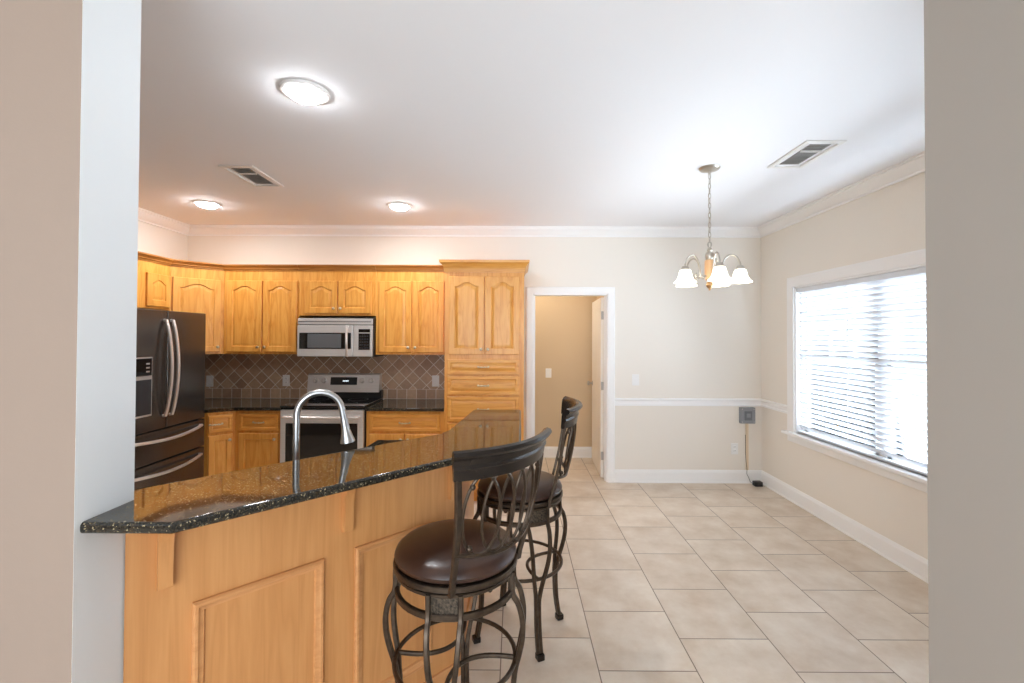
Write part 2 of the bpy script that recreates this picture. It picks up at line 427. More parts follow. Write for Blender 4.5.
def knob(parent, x, z, y):
    bm = B(); m4 = Matrix.Translation((x, y, z)) @ Matrix.Rotation(PI/2, 4, 'X')
    lathe(bm, ((.006, 0), (.005, .012), (.009, .016), (.0145, .021), (.0145, .025), (.009, .029), (0, .030)), 14, m4)
    return obj('knob', bm, 'pull', parent)
def pull(parent, x, z, y, w=.096):
    bm = B(); h = w/2
    tube(bm, spline(((x-h, y, z), (x-h*.92, y-.018, z), (x-h*.5, y-.027, z), (x, y-.029, z), (x+h*.5, y-.027, z), (x+h*.92, y-.018, z), (x+h, y, z)), 4), .0058, 8)
    for sx in (-1, 1): lathe(bm, ((.010, 0), (.009, .004), (0, .006)), 12, Matrix.Translation((x+sx*h, y, z)) @ Matrix.Rotation(PI/2, 4, 'X'))
    for sx in (-1, 1): lathe(bm, ((0, -.011), (.0085, -.004), (.0085, .004), (0, .011)), 12, Matrix.Translation((x+sx*h*.34, y-.028, z)) @ Matrix.Rotation(PI/2, 4, 'Y'))
    return obj('handle', bm, 'pull', parent)
def cab_door(parent, x0, x1, z0, z1, arch=.045, knobside=None, knobz=None, y=0):
    d = obj('door', panel_front(x0, x1, z0, z1, arch=arch, y=y), 'oak_v', parent)
    if knobside:
        knob(d, x1-.028 if knobside == 'r' else x0+.028, knobz if knobz is not None else z0+.05, y-.02)
    return d
def drawer(parent, x0, x1, z0, z1, y=0, pulls=None):
    d = obj('drawer', panel_front(x0, x1, z0, z1, rail=.028, y=y), 'oak_h', parent)
    pull(d, (x0+x1)/2 if pulls is None else pulls, (z0+z1)/2, y-.02)
    return d

# ------------------------------------------------------------------ room shell
XL, XR, YB, H = -3.56, 2.657, 4.90, 2.74
YN0, YN1 = 1.135, 1.312          # the wall with the wide opening
DX0, DX1, DH = .190, 1.006, 2.03 # hall doorway
WY0, WY1, WZ0, WZ1 = 1.52, 4.32, .665, 2.05   # dining window opening
HB = 5.90; HR = 1.06; HL = -.62 # hall

struct('floor', mbox(-3.8, 2.9, -3.1, 6.05, -.1, 0), 'floor', smooth=False)
struct('ceiling', mbox(-3.8, 2.9, -3.1, 6.05, H, H+.1), 'ceil', smooth=False)
b = B(); box(b, XL-.12, DX0, YB, YB+.115, 0, H); box(b, DX1, XR+.15, YB, YB+.115, 0, H); box(b, DX0, DX1, YB, YB+.115, DH, H)
struct('wall_back', b, 'wall', smooth=False)
struct('wall_left', mbox(XL-.12, XL, YN1, YB, 0, H), 'wall', smooth=False)
b = B(); box(b, XR, XR+.15, 1.288, WY0, 0, H); box(b, XR, XR+.15, WY1, YB, 0, H); box(b, XR, XR+.15, WY0, WY1, 0, WZ0); box(b, XR, XR+.15, WY0, WY1, WZ1, H)
struct('wall_right', b, 'wall', smooth=False)
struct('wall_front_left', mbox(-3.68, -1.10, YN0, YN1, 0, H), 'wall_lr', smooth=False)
# thin sheet on that wall's end (jamb), window daylight put into its colour
struct('trim_jamb_daylit', mbox(-1.1000, -1.0995, YN0, YN1+.001, 0, H), 'jamb_daylit', smooth=False)
struct('wall_front_right', mbox(1.165, XR+.15, 1.17, 1.288, 0, H), 'wall_right_daylit', smooth=False)
struct('wall_living_right', mbox(1.165, 1.29, -3.0, 1.17, 0, H), 'wall_right_daylit', smooth=False)
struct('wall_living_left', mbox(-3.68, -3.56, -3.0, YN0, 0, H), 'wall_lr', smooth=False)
b = B(); box(b, -3.68, 1.29, -3.12, -3.0, 2.6, H); box(b, -3.68, -2.95, -3.12, -3.0, 0, 2.6); box(b, 1.29-.1, 1.29, -3.12, -3.0, 0, 2.6); box(b, -2.95, 1.19, -3.12, -3.0, 0, .25)
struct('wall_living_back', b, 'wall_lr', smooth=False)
# hall behind the doorway
struct('wall_hall_back', mbox(HL-.1, HR+.1, HB, HB+.1, 0, H), 'wall_hall', smooth=False)
struct('wall_hall_left', mbox(HL-.1, HL, YB+.115, HB, 0, H), 'wall_hall', smooth=False)
struct('wall_hall_right', mbox(HR, HR+.1, YB+.115, HB, 0, H), 'wall_hall', smooth=False)

# crown moulding, chair rail, baseboards
crown = ((0, 0), (.012, 0), (.012, .016), (.024, .024), (.050, .046), (.070, .072), (.070, .084), (.084, .084), (.084, .098), (0, .098))
crown = [(-a, b_) for a, b_ in crown]
zc = H-.098
b = B(); extrude_profile(b, [(-a, c) for a, c in crown], [(XL, YN1, zc), (XL, YB, zc), (XR, YB, zc), (XR, 1.288, zc)])
struct('trim_crown', b, 'trim')
railp = ((0, 0), (.014, 0), (.014, .018), (.008, .024), (.008, .050), (.022, .058), (.026, .068), (.020, .080), (0, .082))
b = B(); extrude_profile(b, railp, [(1.075, YB, .823), (XR, YB, .823), (XR, WY1+.085, .823)])
struct('trim_chair_rail', b, 'trim')
basep = ((0, 0), (.022, 0), (.022, .012), (.016, .018), (.016, .105), (.010, .118), (.010, .128), (.004, .138), (0, .138))
b = B(); extrude_profile(b, basep, [(1.075, YB, 0), (XR, YB, 0), (XR, 1.288, 0)])
struct('baseboard_back', b, 'trim')
b = B(); extrude_profile(b, basep, [(HL, YB+.115, 0), (HL, HB, 0), (HR, HB, 0), (HR, YB+.115, 0)])
struct('baseboard_hall', b, 'trim')
# doorway: casing, jamb, leaf
d1 = bpy.data.objects.new('door_1', None); COL.objects.link(d1); d1['kind'] = 'structure'
cas = ((0, 0), (0, .014), (.012, .018), (.060, .020), (.068, .016), (.074, .012), (.074, 0))
b = B()
cp = [(a-.003, c) for a, c in cas]
extrude_profile(b, [(a, c) for a, c in cp], [(DX0, YB, 0), (DX0, YB, DH), (DX1, YB, DH), (DX1, YB, 0)][::-1], up=Vector((0, -1, 0)))
obj('casing', b, 'trim', d1)
b = B(); box(b, DX0-.002, DX0+.018, YB-.004, YB+.12, 0, DH); box(b, DX1-.018, DX1+.002, YB-.004, YB+.12, 0, DH); box(b, DX0, DX1, YB-.004, YB+.12, DH-.018, DH+.002)
box(b, DX0+.018, DX0+.03, YB+.045, YB+.085, 0, DH-.018); box(b, DX1-.03, DX1-.018, YB+.045, YB+.085, 0, DH-.018)
obj('jamb', b, 'trim', d1)
# door leaf swung 88 degrees into the hall, hinge on the right
piv = Vector((DX1-.056, YB+.126, 0))
def leaf_pt(u, v, z):  # u along leaf from hinge, v thickness towards right wall
    a = math.radians(87.6); return Vector((piv.x+math.cos(a)*u+math.sin(a)*v, piv.y+math.sin(a)*u-math.cos(a)*v, z))
b = B()
lw = .755
# face towards -x is the panelled front face: build in panel frame then map
bm1 = B()
box(bm1, 0, lw, 0, .035, .012, 2.0, bev=.002, seg=1)
for (x0, x1, z0, z1, ar) in ((.10, .345, 1.03, 1.90, .06), (.41, .655, 1.03, 1.90, .06), (.10, .345, .22, .88, 0), (.41, .655, .22, .88, 0)):
    nn = 10; top = [(x1+(x0-x1)*k/nn, z1-ar+ar*math.sin(PI/2*(1-k/nn) if x0 < .3 else PI/2*k/nn)) for k in range(nn+1)] if ar else [(x1, z1), (x0, z1)]
    for (d, yy, d2, yy2) in ((0, -.0005, .012, -.006), (.012, -.006, .03, -.006), (.03, -.006, .045, -.0015)):
        def lp(dd, y_):
            cx, cz = (x0+x1)/2, (z0+z1)/2; pts = [(x0, z0), (x1, z0)]+top
            return [bm1.verts.new((cx+(px-cx)*(1-2*dd/(x1-x0)), y_, cz+(pz-cz)*(1-2*dd/(z1-z0)))) for px, pz in pts]
        A, C = lp(d, yy), lp(d2, yy2)
        for i in range(len(A)): bm1.faces.new((A[i], A[(i+1) % len(A)], C[(i+1) % len(A)], C[i]))
    bm1.faces.new(C)
for v in bm1.verts: v.co = leaf_pt(v.co.x, -v.co.y*-1, v.co.z)
leaf = obj('door_leaf', bm1, 'door', d1)
for z in (.25, 1.02, 1.80):
    b = B(); q = leaf_pt(-.004, .016, z)
    lathe(b, ((.006, -.045), (.006, .045)), 10, Matrix.Translation(q)); a0 = leaf_pt(-.0015, .004, z); a1 = leaf_pt(.0, .031, z)
    box(b, min(a0.x, a1.x), max(a0.x, a1.x), a0.y-.004, a0.y+.001, z-.045, z+.045)
    o = obj('hinge', b, 'chrome', leaf)
b = B(); q = leaf_pt(lw-.06, 0, .98)
kn = ((.028, 0), (.028, .006), (.010, .010), (.010, .030), (.024, .040), (.028, .052), (.022, .062), (0, .065))
lathe(b, kn, 18, Matrix.Translation(q) @ Matrix.Rotation(-PI/2, 4, 'Y'))
obj('door_handle', b, 'chrome', leaf)

# ------------------------------------------------------------------ dining window
w1 = bpy.data.objects.new('window_1', None); COL.objects.link(w1); w1['kind'] = 'structure'
b = B()
extrude_profile(b, [(-a, c) for a, c in ((-.003, 0), (-.003, .014), (.012, .018), (.075, .022), (.088, .018), (.088, 0))], [(XR, WY0, WZ0-.02), (XR, WY0, WZ1), (XR, WY1, WZ1), (XR, WY1, WZ0-.02)][::-1], up=Vector((-1, 0, 0)))
obj('window_casing', b, 'trim', w1)
b = B(); box(b, XR-.062, XR+.06, WY0-.12, WY1+.12, WZ0-.028, WZ0, bev=.006); obj('window_sill', b, 'trim', w1)
b = B(); box(b, XR-.018, XR, WY0-.09, WY1+.09, WZ0-.095, WZ0-.028, bev=.004); obj('window_apron', b, 'trim', w1)
b = B()
box(b, XR+.002, XR+.148, WY0, WY0+.02, WZ0, WZ1); box(b, XR+.002, XR+.148, WY1-.02, WY1, WZ0, WZ1); box(b, XR+.002, XR+.148, WY0, WY1, WZ1-.02, WZ1)
ym = (WY0+WY1)/2
MUL = [WY0+(WY1-WY0)/3, WY0+(WY1-WY0)*2/3]
for yy in MUL: box(b, XR+.075, XR+.14, yy-.035, yy+.035, WZ0, WZ1)
obj('window_frame', b, 'trim', w1)
zm = WZ0+.70
for (ya, yb) in ((WY0+.02, MUL[0]-.035), (MUL[0]+.035, MUL[1]-.035), (MUL[1]+.035, WY1-.02)):
    for (za, zb, xx, upper) in ((WZ0, zm+.02, XR+.085, False), (zm-.02, WZ1-.02, XR+.112, True)):
        b = B(); t = .04
        box(b, xx, xx+.03, ya, ya+t, za, zb); box(b, xx, xx+.03, yb-t, yb, za, zb); box(b, xx, xx+.03, ya, yb, za, za+t); box(b, xx, xx+.03, ya, yb, zb-t, zb)
        if upper:
            for k in (1, 2): yy = ya+(yb-ya)*k/3; box(b, xx+.008, xx+.022, yy-.01, yy+.01, za, zb)
            zz = (za+zb)/2; box(b, xx+.008, xx+.022, ya, yb, zz-.01, zz+.01)
        s = obj('sash', b, 'trim', w1)
        obj('pane', mbox(xx+.013, xx+.017, ya+t, yb-t, za+t, zb-t), 'glass', s, smooth=False)
# venetian blind
bl = thing('venetian_blind', 'wide white venetian blind hanging closed over the dining window', 'blind', (XR+.035, ym, WZ0))
yb0, yb1 = WY0+.026-ym, WY1-.026-ym; hz = WZ1-WZ0
b = B(); box(b, -.028, .028, yb0, yb1, hz-.065, hz-.022, bev=.003); obj('headrail', b, 'slat', bl)
b = B(); nsl = 29; pit = (hz-.10)/nsl; tilt = math.radians(-54)
for k in range(nsl):
    z = hz-.085-pit*k; c, s = math.cos(tilt)*.025, math.sin(tilt)*.025
    pr = [(-c, -s), (-c*.5, -s*.5+.0035), (0, .0045), (c*.5, s*.5+.0035), (c, s), (c*.5, s*.5+.0008), (0, .002), (-c*.5, -s*.5+.0008)]
    lo = [b.verts.new((x, yb0, z+zz)) for x, zz in pr]; hi = [b.verts.new((x, yb1, z+zz)) for x, zz in pr]
    for i in range(8): b.faces.new((lo[i], lo[(i+1) % 8], hi[(i+1) % 8], hi[i]))
    b.faces.new(lo[::-1]); b.faces.new(hi)
obj('slats', b, 'slat', bl)
obj('bottom_rail', mbox(-.022, .022, yb0, yb1, .004, .022, bev=.003), 'slat', bl)
for yy in (yb0+.14, yb0+.65, 0, yb1-.65, yb1-.14):
    b = B(); box(b, -.0275, -.0262, yy-.002, yy+.002, .01, hz-.06); obj('ladder_cord', b, 'slat', bl)
b = B(); tube(b, ((-.034, yb1-.07, hz-.07), (-.034, yb1-.07, hz-.72)), .004, 6); obj('tilt_wand', b, 'slat', bl)

# outside the window
struct('trim_patio', mbox(2.9, 24, -12, 22, -.5, -.4), 'grass', smooth=False)
def hedge_block(name, x, y, hgt, rx, ry, label):
    b = B(); n = 26; rings = []
    for i in range(n+1):
        t = i/n*PI*.96+.02; R = []
        for j in range(40):
            p = 2*PI*j/40; f = 1+.10*math.sin(7*p+3*t)+.08*math.sin(13*p-5*t)+random.uniform(-.05, .05)
            R.append(b.verts.new((math.sin(t)*math.cos(p)*rx*f, math.sin(t)*math.sin(p)*ry*f, hgt/2+math.cos(t)*hgt/2*(1+.03*random.uniform(-1, 1)))))
        rings.append(R)
    for A, C in zip(rings, rings[1:]):
        for j in range(40): b.faces.new((A[j], A[(j+1) % 40], C[(j+1) % 40], C[j]))
    b.faces.new(rings[0]); b.faces.new(rings[-1])
    o = obj(name, b, 'leaf'); o.location = (x, y, -.45); return tag(o, label, 'shrub')
hedge_block('shrub', 13.2, 17.5, 3.3, 2.2, 2.0, 'round green shrub far outside, seen through the left third of the blind')
hedge_block('shrub', 15.5, 11.2, 3.2, 1.9, 2.0, 'green shrub far outside, seen through the blind at the right end of the visible window')

# ------------------------------------------------------------------ breakfast bar
R2 = math.sqrt(.5)
BP = Vector((-1.095, 1.280, 0))           # left end of the panelled face, runs at 45 degrees
blen = (-.26+1.095)/R2                    # to the corner at x=-.26
bar = thing('breakfast_bar', 'honey oak panelled bar front below the raised granite top', 'bar', BP, PI/4)
inv = Matrix.Rotation(-PI/4, 4, 'Z') @ Matrix.Translation(-BP)
def to_bar(x, y): v = inv @ Vector((x, y, 0)); return (v.x, v.y)
xc, yc = -.26, BP.y+(-.26+1.095); yend = 2.93
# wall carcass: outer face, end, inner face
pts = [(BP.x, BP.y), (xc, yc), (xc, yend), (xc-.03, yend), (xc-.03, yc+.03+.02), (BP.x, BP.y+.075)]
b = B(); prism(b, [to_bar(*p) for p in pts], 0, 1.0545); obj('panel', b, 'bar_v', bar)
def frame_mould(x0, x1, z0, z1, y=0):
    b = B(); pr = ((0, 0), (0, .010), (.006, .016), (.014, .016), (.020, .010), (.030, .008), (.034, 0))
    extrude_profile(b, [(-a, c) for a, c in pr], [(x0, y, z0), (x1, y, z0), (x1, y, z1), (x0, y, z1)], closed=True, up=Vector((0, -1, 0)))
    return b
s_of = lambda X: (X-BP.x)/R2
for (Xa, Xb) in ((-.983, -.700), (-.616, -.365)):
    obj('frame_moulding', frame_mould(s_of(Xa), s_of(Xb), .135, .745), 'bar_h', bar)
b = B(); extrude_profile(b, ((0, 0), (.016, 0), (.016, .05), (.010, .062), (0, .062)), [(0, 0, 0)+() if False else (0.0, 0.0, 0.0), to_bar(xc, yc)+(0,), to_bar(xc, yend)+(0,)]); obj('shoe_moulding', b, 'bar_h', bar)
# corbels: profile in (projection, z) with stepped cove
def corbel(sx, face='diag'):
    pr = [(0, -.235), (.019, -.235), (.023, -.228), (.026, -.165)]
    for k in range(8): a = k/7*PI/2; pr.append((.028+.052*(1-math.cos(a)), -.130+.088*math.sin(a)))
    pr += [(.088, -.036), (.088, 0), (0, 0)]
    b = B(); t = .018
    A = [b.verts.new((sx-t, -p, 1.0545+z)) for p, z in pr]; C = [b.verts.new((sx+t, -p, 1.0545+z)) for p, z in pr]
    n = len(pr)
    for i in range(n): b.faces.new((A[i], A[(i+1) % n], C[(i+1) % n], C[i]))
    b.faces.new(A[::-1]); b.faces.new(C)
    if face == 'side':
        m = inv @ Matrix.Translation((xc, yc, 0)) @ Matrix.Rotation(PI/2, 4, 'Z')
        bmesh.ops.transform(b, matrix=m, verts=b.verts)
    return b
for X in (-1.032, -.640, -.288): obj('corbel', corbel(s_of(X)), 'bar_v', bar)
obj('corbel', corbel(.62, 'side'), 'bar_v', bar)
# sink cabinet on the kitchen side of the bar
LCF = 3.49                               # counter front line y = x + LCF
lc = [(-1.43, 1.29+.62), (-1.65, LCF-1.65), (-.885, LCF-.885), (-.875, 2.90), (xc-.032, 2.90), (xc-.032, 2.175), (-1.10, 1.365), (-1.10, 1.318), (-1.43, 1.318)]
lcb = [(-1.40, 1.93), (-1.60, LCF-.06-1.60), (-.86, LCF-.045-.86), (-.845, 2.88), (xc-.034, 2.88), (xc-.034, 2.175), (-1.10, 1.37), (-1.10, 1.32), (-1.40, 1.32)]
b = B(); prism(b, [to_bar(*p) for p in lcb], .1, .858); obj('carcass', b, 'oak_v', bar)
b = B(); prism(b, [to_bar(x*.97+.0-.0, y*.985) if False else to_bar(x+(.05 if x < -.5 else 0), y-.05) if y > 1.9 and x < -.3 else to_bar(x, y) for x, y in lcb], 0, .1); obj('toe_kick', b, 'oak_v', bar)
o = obj('worktop', prism(B(), lc, .86, .8995, bev=.006), 'granite'); tag(o, 'lower granite sink worktop tucked behind the raised bar', 'countertop')

# raised bar top
top = [(-1.13, 1.150), (-.868, 1.150), (.030, 2.045), (.042, 2.955), (.034, 2.972), (-.262, 2.972), (-.275, 2.925), (-.320, 2.30), (-.345, 2.235), (-.355, 2.222), (-1.148, 1.430), (-1.262, 1.318), (-1.105, 1.318), (-1.105, 1.280), (-1.13, 1.280)]
b = B(); prism(b, [(x, y) for x, y in top], 1.055, 1.085, bev=.011, seg=4)
o = obj('countertop', b, 'granite'); tag(o, 'raised polished granite counter topping the oak bar, nearest the camera', 'countertop')

# faucet on the sink worktop
fc = thing('kitchen_faucet', 'tall brushed nickel pull-down faucet arching behind the bar top', 'faucet', (-.906, 1.885, .8995), math.atan2(.07, .165))
b = B(); lathe(b, ((.028, 0), (.028, .006), (.022, .012), (.019, .10), (.017, .11)), 20); obj('base', b, 'chrome', fc)
zz = .355; rr_ = .089
path = [(0, 0, .09), (0, 0, .2), (0, 0, .29)]+[(rr_-rr_*math.cos(a), 0, .331+rr_*1.02*math.sin(a)) for a in [PI*k/16*.93 for k in range(17)]]
path += [(.186, 0, .292)]
b = B(); tube(b, path, .0135, 14); obj('neck', b, 'chrome', fc)
b = B(); m4 = Matrix.Translation((.1845, 0, .306)) @ Matrix.Rotation(PI-.16, 4, 'Y')
lathe(b, ((.0145, 0), (.0165, .01), (.0165, .03), (.018, .05), (.025, .082), (.030, .098), (.030, .104), (.022, .106), (0, .106)), 20, m4); sh = obj('spray_head', b, 'chrome', fc)
b = B(); box(b, .199, .2105, -.008, .008, .225, .265, bev=.003); obj('button', b, 'blackplastic', sh)
b = B(); tube(b, ((0, -.015, .06), (0, -.04, .065), (-.01, -.09, .09)), [.008, .007, .005], 10); obj('lever', b, 'chrome', fc)

# ------------------------------------------------------------------ kitchen cabinets
crp = ((0, 0), (.008, 0), (.010, .012), (.022, .020), (.022, .026), (.038, .042), (.046, .050), (.046, .060), (0, .060))
UZ0, UZ1 = 1.375, 2.215
YU = 4.57
def upper_box(parent, W, z0, z1, depth, bottom=True):
    b = B(); box(b, 0, W, 0, depth, z0, z1); return obj('carcass', b, 'oak_v', parent)
def upper_cabinet(label, x0, x1, z0, doors, arch=.038, rail=True):
    t = thing('upper_cabinet', label, 'cabinet', (x0, YU, z0)); W = x1-x0; Hc = UZ1-z0
    b = B(); box(b, .001, W-.001, 0, .328, 0, Hc); obj('carcass', b, 'oak_v', t)
    for (a, c, side) in doors: cab_door(t, a-x0, c-x0, .022, 2.115-z0, arch, side)
    b = B(); extrude_profile(b, crp, [(0.001, 0, Hc), (W-.001, 0, Hc)]); obj('crown', b, 'crown_oak', t)
    return t
upper_cabinet('two-door oak upper cabinet left of the microwave', -2.945, -2.185, UZ0, ((-2.905, -2.552, 'r'), (-2.540, -2.200, 'l')))
upper_cabinet('short two-door oak upper cabinet directly above the microwave', -2.185, -1.405, 1.765, ((-2.118, -1.793, 'r'), (-1.779, -1.452, 'l')), .035)
upper_cabinet('two-door oak upper cabinet right of the microwave beside the pantry', -1.405, -.664, UZ0, ((-1.372, -1.042, 'r'), (-1.028, -.715, 'l')))
# corner wall cabinet, 45 degree face
cx0, cy0 = -3.25, 4.25
A45 = math.atan2(4.57-cy0, -2.947-cx0)
L45 = math.hypot(-2.947-cx0, YU-cy0)
t = thing('corner_upper_cabinet', 'angled single-door oak corner upper cabinet right of the fridge', 'cabinet', (cx0, cy0, UZ0), A45)
inv2 = Matrix.Rotation(-A45, 4, 'Z') @ Matrix.Translation((-cx0, -cy0, 0))
tc2 = lambda x, y: tuple((inv2 @ Vector((x, y, 0))).xy)
b = B(); prism(b, [tc2(*p) for p in ((cx0, cy0), (-2.947, YU-.001), (-2.947, YB-.001), (XL+.002, YB-.001), (XL+.002, cy0))], 0, UZ1-UZ0); obj('carcass', b, 'oak_v', t)
cab_door(t, .018, L45-.028, .022, 2.115-UZ0, .04, 'r')
b = B(); extrude_profile(b, crp, [(0.002, 0, UZ1-UZ0), (L45-.002, 0, UZ1-UZ0)]); obj('crown', b, 'crown_oak', t)
# cabinet over the fridge
t = thing('fridge_top_cabinet', 'oak upper cabinet above the dark refrigerator', 'cabinet', (-3.25, 3.16, 1.80), PI/2)
Wf = 4.247-3.16
b = B(); box(b, 0, Wf, 0, .308, 0, UZ1-1.80); obj('carcass', b, 'oak_v', t)
cab_door(t, 3.968-3.16, 4.235-3.16, .02, 2.115-1.80, .03, None)
cab_door(t, .04, .70, .02, 2.115-1.80, .03, None)
b = B(); extrude_profile(b, crp, [(0, 0, UZ1-1.80), (Wf, 0, UZ1-1.80)]); obj('crown', b, 'crown_oak', t)

# pantry
PX0, PX1, PY = -.661, .085, 4.262
t = thing('pantry_cabinet', 'tall oak pantry cabinet with two arched doors and drawers left of the doorway', 'cabinet', (PX0, PY, 0)); W = PX1-PX0
b = B(); box(b, 0, W, 0, YB-PY-.002, .1, 2.165); box(b, .002, W-.002, .06, YB-PY-.004, 0, .1); obj('carcass', b, 'oak_v', t)
cab_door(t, .040, .372, 1.392, 2.125, .038, 'r'); cab_door(t, .380, .702, 1.392, 2.125, .038, 'l')
for (za, zb) in ((1.205, 1.345), (1.015, 1.190), (.765, .998), (.50, .75), (.14, .485)): drawer(t, .030, .702, za, zb)
b = B(); cpn = ((0, 0), (.006, 0), (.010, .02), (.016, .05), (.030, .075), (.048, .090), (.050, .112), (0, .112))
extrude_profile(b, cpn, [(0, YB-PY-.35, 2.165), (0, 0, 2.165), (W, 0, 2.165), (W, YB-PY-.004, 2.165)]); obj('crown', b, 'oak_h', t)

# base cabinets
BZ = .8535; YF = 4.29
def base_carcass(t, W, depth=None):
    dp = YB-YF-.002
    b = B(); box(b, .001, W-.001, 0, dp, .1, BZ); box(b, .001, W-.001, .07, dp, 0, .1); obj('carcass', b, 'oak_v', t)
t = thing('base_cabinet', 'oak base cabinet with one drawer over one door left of the range', 'cabinet', (-2.645, YF, 0)); base_carcass(t, .445)
drawer(t, .045, .420, .665, .825); cab_door(t, .045, .420, .125, .640, 0, 'r', .59)
t = thing('base_cabinet', 'oak base cabinet with one wide drawer and two doors between range and pantry', 'cabinet', (-1.402, YF, 0)); base_carcass(t, .738)
drawer(t, .035, .700, .665, .825); cab_door(t, .035, .362, .125, .640, 0, 'r', .59); cab_door(t, .374, .700, .125, .640, 0, 'l', .59)
# angled corner base
ca = Vector((-2.800, YF-.155, 0)); cb_ = Vector((-2.646, YF-.001, 0)); Lc = (cb_-ca).length
t = thing('corner_base_cabinet', 'pale angled corner base cabinet beside the refrigerator', 'cabinet', ca, PI/4)
inv3 = Matrix.Rotation(-PI/4, 4, 'Z') @ Matrix.Translation(-ca)
tc3 = lambda x, y: tuple((inv3 @ Vector((x, y, 0))).xy)
b = B(); prism(b, [tc3(*p) for p in ((ca.x, ca.y), (cb_.x, cb_.y), (-2.646, YB-.002), (XL+.002, YB-.002), (XL+.002, ca.y))], .1, BZ)
prism(b, [tc3(*p) for p in ((ca.x-.06, ca.y+.06), (cb_.x-.01, cb_.y+.06), (-2.656, YB-.01), (XL+.01, YB-.01), (XL+.01, ca.y+.06))], 0, .1); obj('carcass', b, 'oak_v', t)
drawer(t, .004, Lc-.022, .665, .825, pulls=.062); cab_door(t, .004, Lc-.022, .125, .640, 0, 'r', .59)
# worktops
b = B(); prism(b, [(XL+.003, YB-.003), (XL+.003, ca.y-.0), (ca.x-.0+.012, ca.y-.026+.012), (-2.637, YF-.03), (-2.197, YF-.03), (-2.197, YB-.003)], .855, .886, bev=.008)
o = obj('worktop', b, 'granite'); tag(o, 'dark granite counter in the corner between fridge and range', 'countertop')
b = B(); prism(b, [(-1.403, YB-.003), (-1.403, YF-.03), (-.664, YF-.03), (-.664, YB-.003)], .855, .886, bev=.008)
o = obj('worktop', b, 'granite'); tag(o, 'dark granite counter between the range and the tall pantry', 'countertop')
# tiled backsplash
b = B(); box(b, XL+.012, -.664, YB-.011, YB-.0005, .8865, UZ0-.001); box(b, XL+.0005, XL+.011, 4.14, YB-.012, .8865, UZ0-.001)
struct('trim_backsplash', b, 'splash', smooth=False)

# ------------------------------------------------------------------ refrigerator (front faces +x)
FW = .905
fr = thing('refrigerator', 'dark stainless french-door refrigerator with two bottom drawers', 'refrigerator', (-2.785, 3.172, 0), PI/2)
b = B(); box(b, .004, FW-.004, .055, .74, .03, 1.745, bev=.004); box(b, .05, FW-.05, .09, .70, 0, .03); obj('body', b, 'darkgray', fr)
xs = .452
def fdoor(x0, x1, z0, z1, nm): b = B(); box(b, x0, x1, 0, .05, z0, z1, bev=.008, seg=3); return obj(nm, b, 'steel_dark', fr)
dl = fdoor(.002, xs-.003, .825, 1.758, 'door'); dr = fdoor(xs+.003, FW-.002, .825, 1.758, 'door')
f1 = fdoor(.002, FW-.002, .575, .815, 'drawer'); f2 = fdoor(.002, FW-.002, .075, .565, 'drawer')
def bowed(p0, p1, bulge, side, r=.0125):
    P0, P1 = Vector(p0), Vector(p1); out = []
    for k in range(15):
        t = k/14; s = math.sin(PI*t); q = P0.lerp(P1, t); q.y -= .018+bulge*s**.8; q += Vector(side)*s; out.append(q)
    return [P0]+out+[P1]
b = B(); tube(b, bowed((xs-.035, 0, .925), (xs-.035, 0, 1.68), .048, (0, 0, 0)), .0125, 10); obj('handle', b, 'handle', dl)
b = B(); tube(b, bowed((xs+.035, 0, .925), (xs+.035, 0, 1.68), .048, (0, 0, 0)), .0125, 10); obj('handle', b, 'handle', dr)
for dd, z in ((f1, .768), (f2, .513)):
    b = B(); tube(b, bowed((.07, 0, z), (FW-.07, 0, z), .05, (0, 0, -.022)), .0125, 10); obj('handle', b, 'handle', dd)
# dispenser in the left door
b = B(); box(b, .085, .300, -.004, .004, .945, 1.395, bev=.003); dsp = obj('dispenser', b, 'handle', dl)
b = B(); box(b, .096, .289, -.008, -.003, 1.255, 1.385); obj('control_panel', b, 'blackglass', dl)
b = B(); box(b, .096, .289, -.0065, -.003, .96, 1.225); obj('recess', b, 'darkgray', dl)
b = B()
for z in (1.285, 1.315, 1.345): box(b, .235, .268, -.0095, -.0075, z-.006, z+.006)
obj('buttons', b, 'handle', dl)

# ------------------------------------------------------------------ range
RX0, RX1, RY = -2.192, -1.410, 4.245
rg = thing('range', 'stainless steel electric range with black glass cooktop under the microwave', 'oven', (RX0, RY, 0)); W = RX1-RX0
b = B(); box(b, .004, W-.004, .03, .63, .02, .885); box(b, .03, W-.03, .06, .6, 0, .02); obj('body', b, 'blackplastic', rg)
b = B(); box(b, -.003, W+.003, -.012, .60, .888, .908, bev=.005); ct = obj('cooktop', b, 'blackglass', rg)
for (x, y, r) in ((.20, .16, .10), (.58, .16, .085), (.20, .43, .075), (.58, .43, .10)):
    b = B(); lathe(b, ((r, 0), (r, .0008), (r-.006, .0008), (r-.006, 0)), 32, Matrix.Translation((x, y, .908)), close=False); obj('burner_ring', b, 'darkgray', ct)
b = B(); box(b, .004, W-.004, .56, .64, .90, .985, bev=.004); obj('rear_riser', b, 'blackplastic', rg)
b = B(); pr = [(.53, .975), (.535, 1.0), (.56, 1.155), (.575, 1.165), (.645, 1.165), (.645, .975)]
A = [b.verts.new((.002, y, z-.006)) for y, z in pr]; C = [b.verts.new((W-.022, y, z-.006)) for y, z in pr]
for i in range(6): b.faces.new((A[i], A[(i+1) % 6], C[(i+1) % 6], C[i]))
b.faces.new(A[::-1]); b.faces.new(C); bgd = obj('backguard', b, 'steel', rg)
sl = math.atan2(.025, .155)
def on_bg(x, z): return Vector((x, .535+(z-1.0)*.025/.155, z))
mrot = Matrix.Rotation(PI/2-sl, 4, 'X')
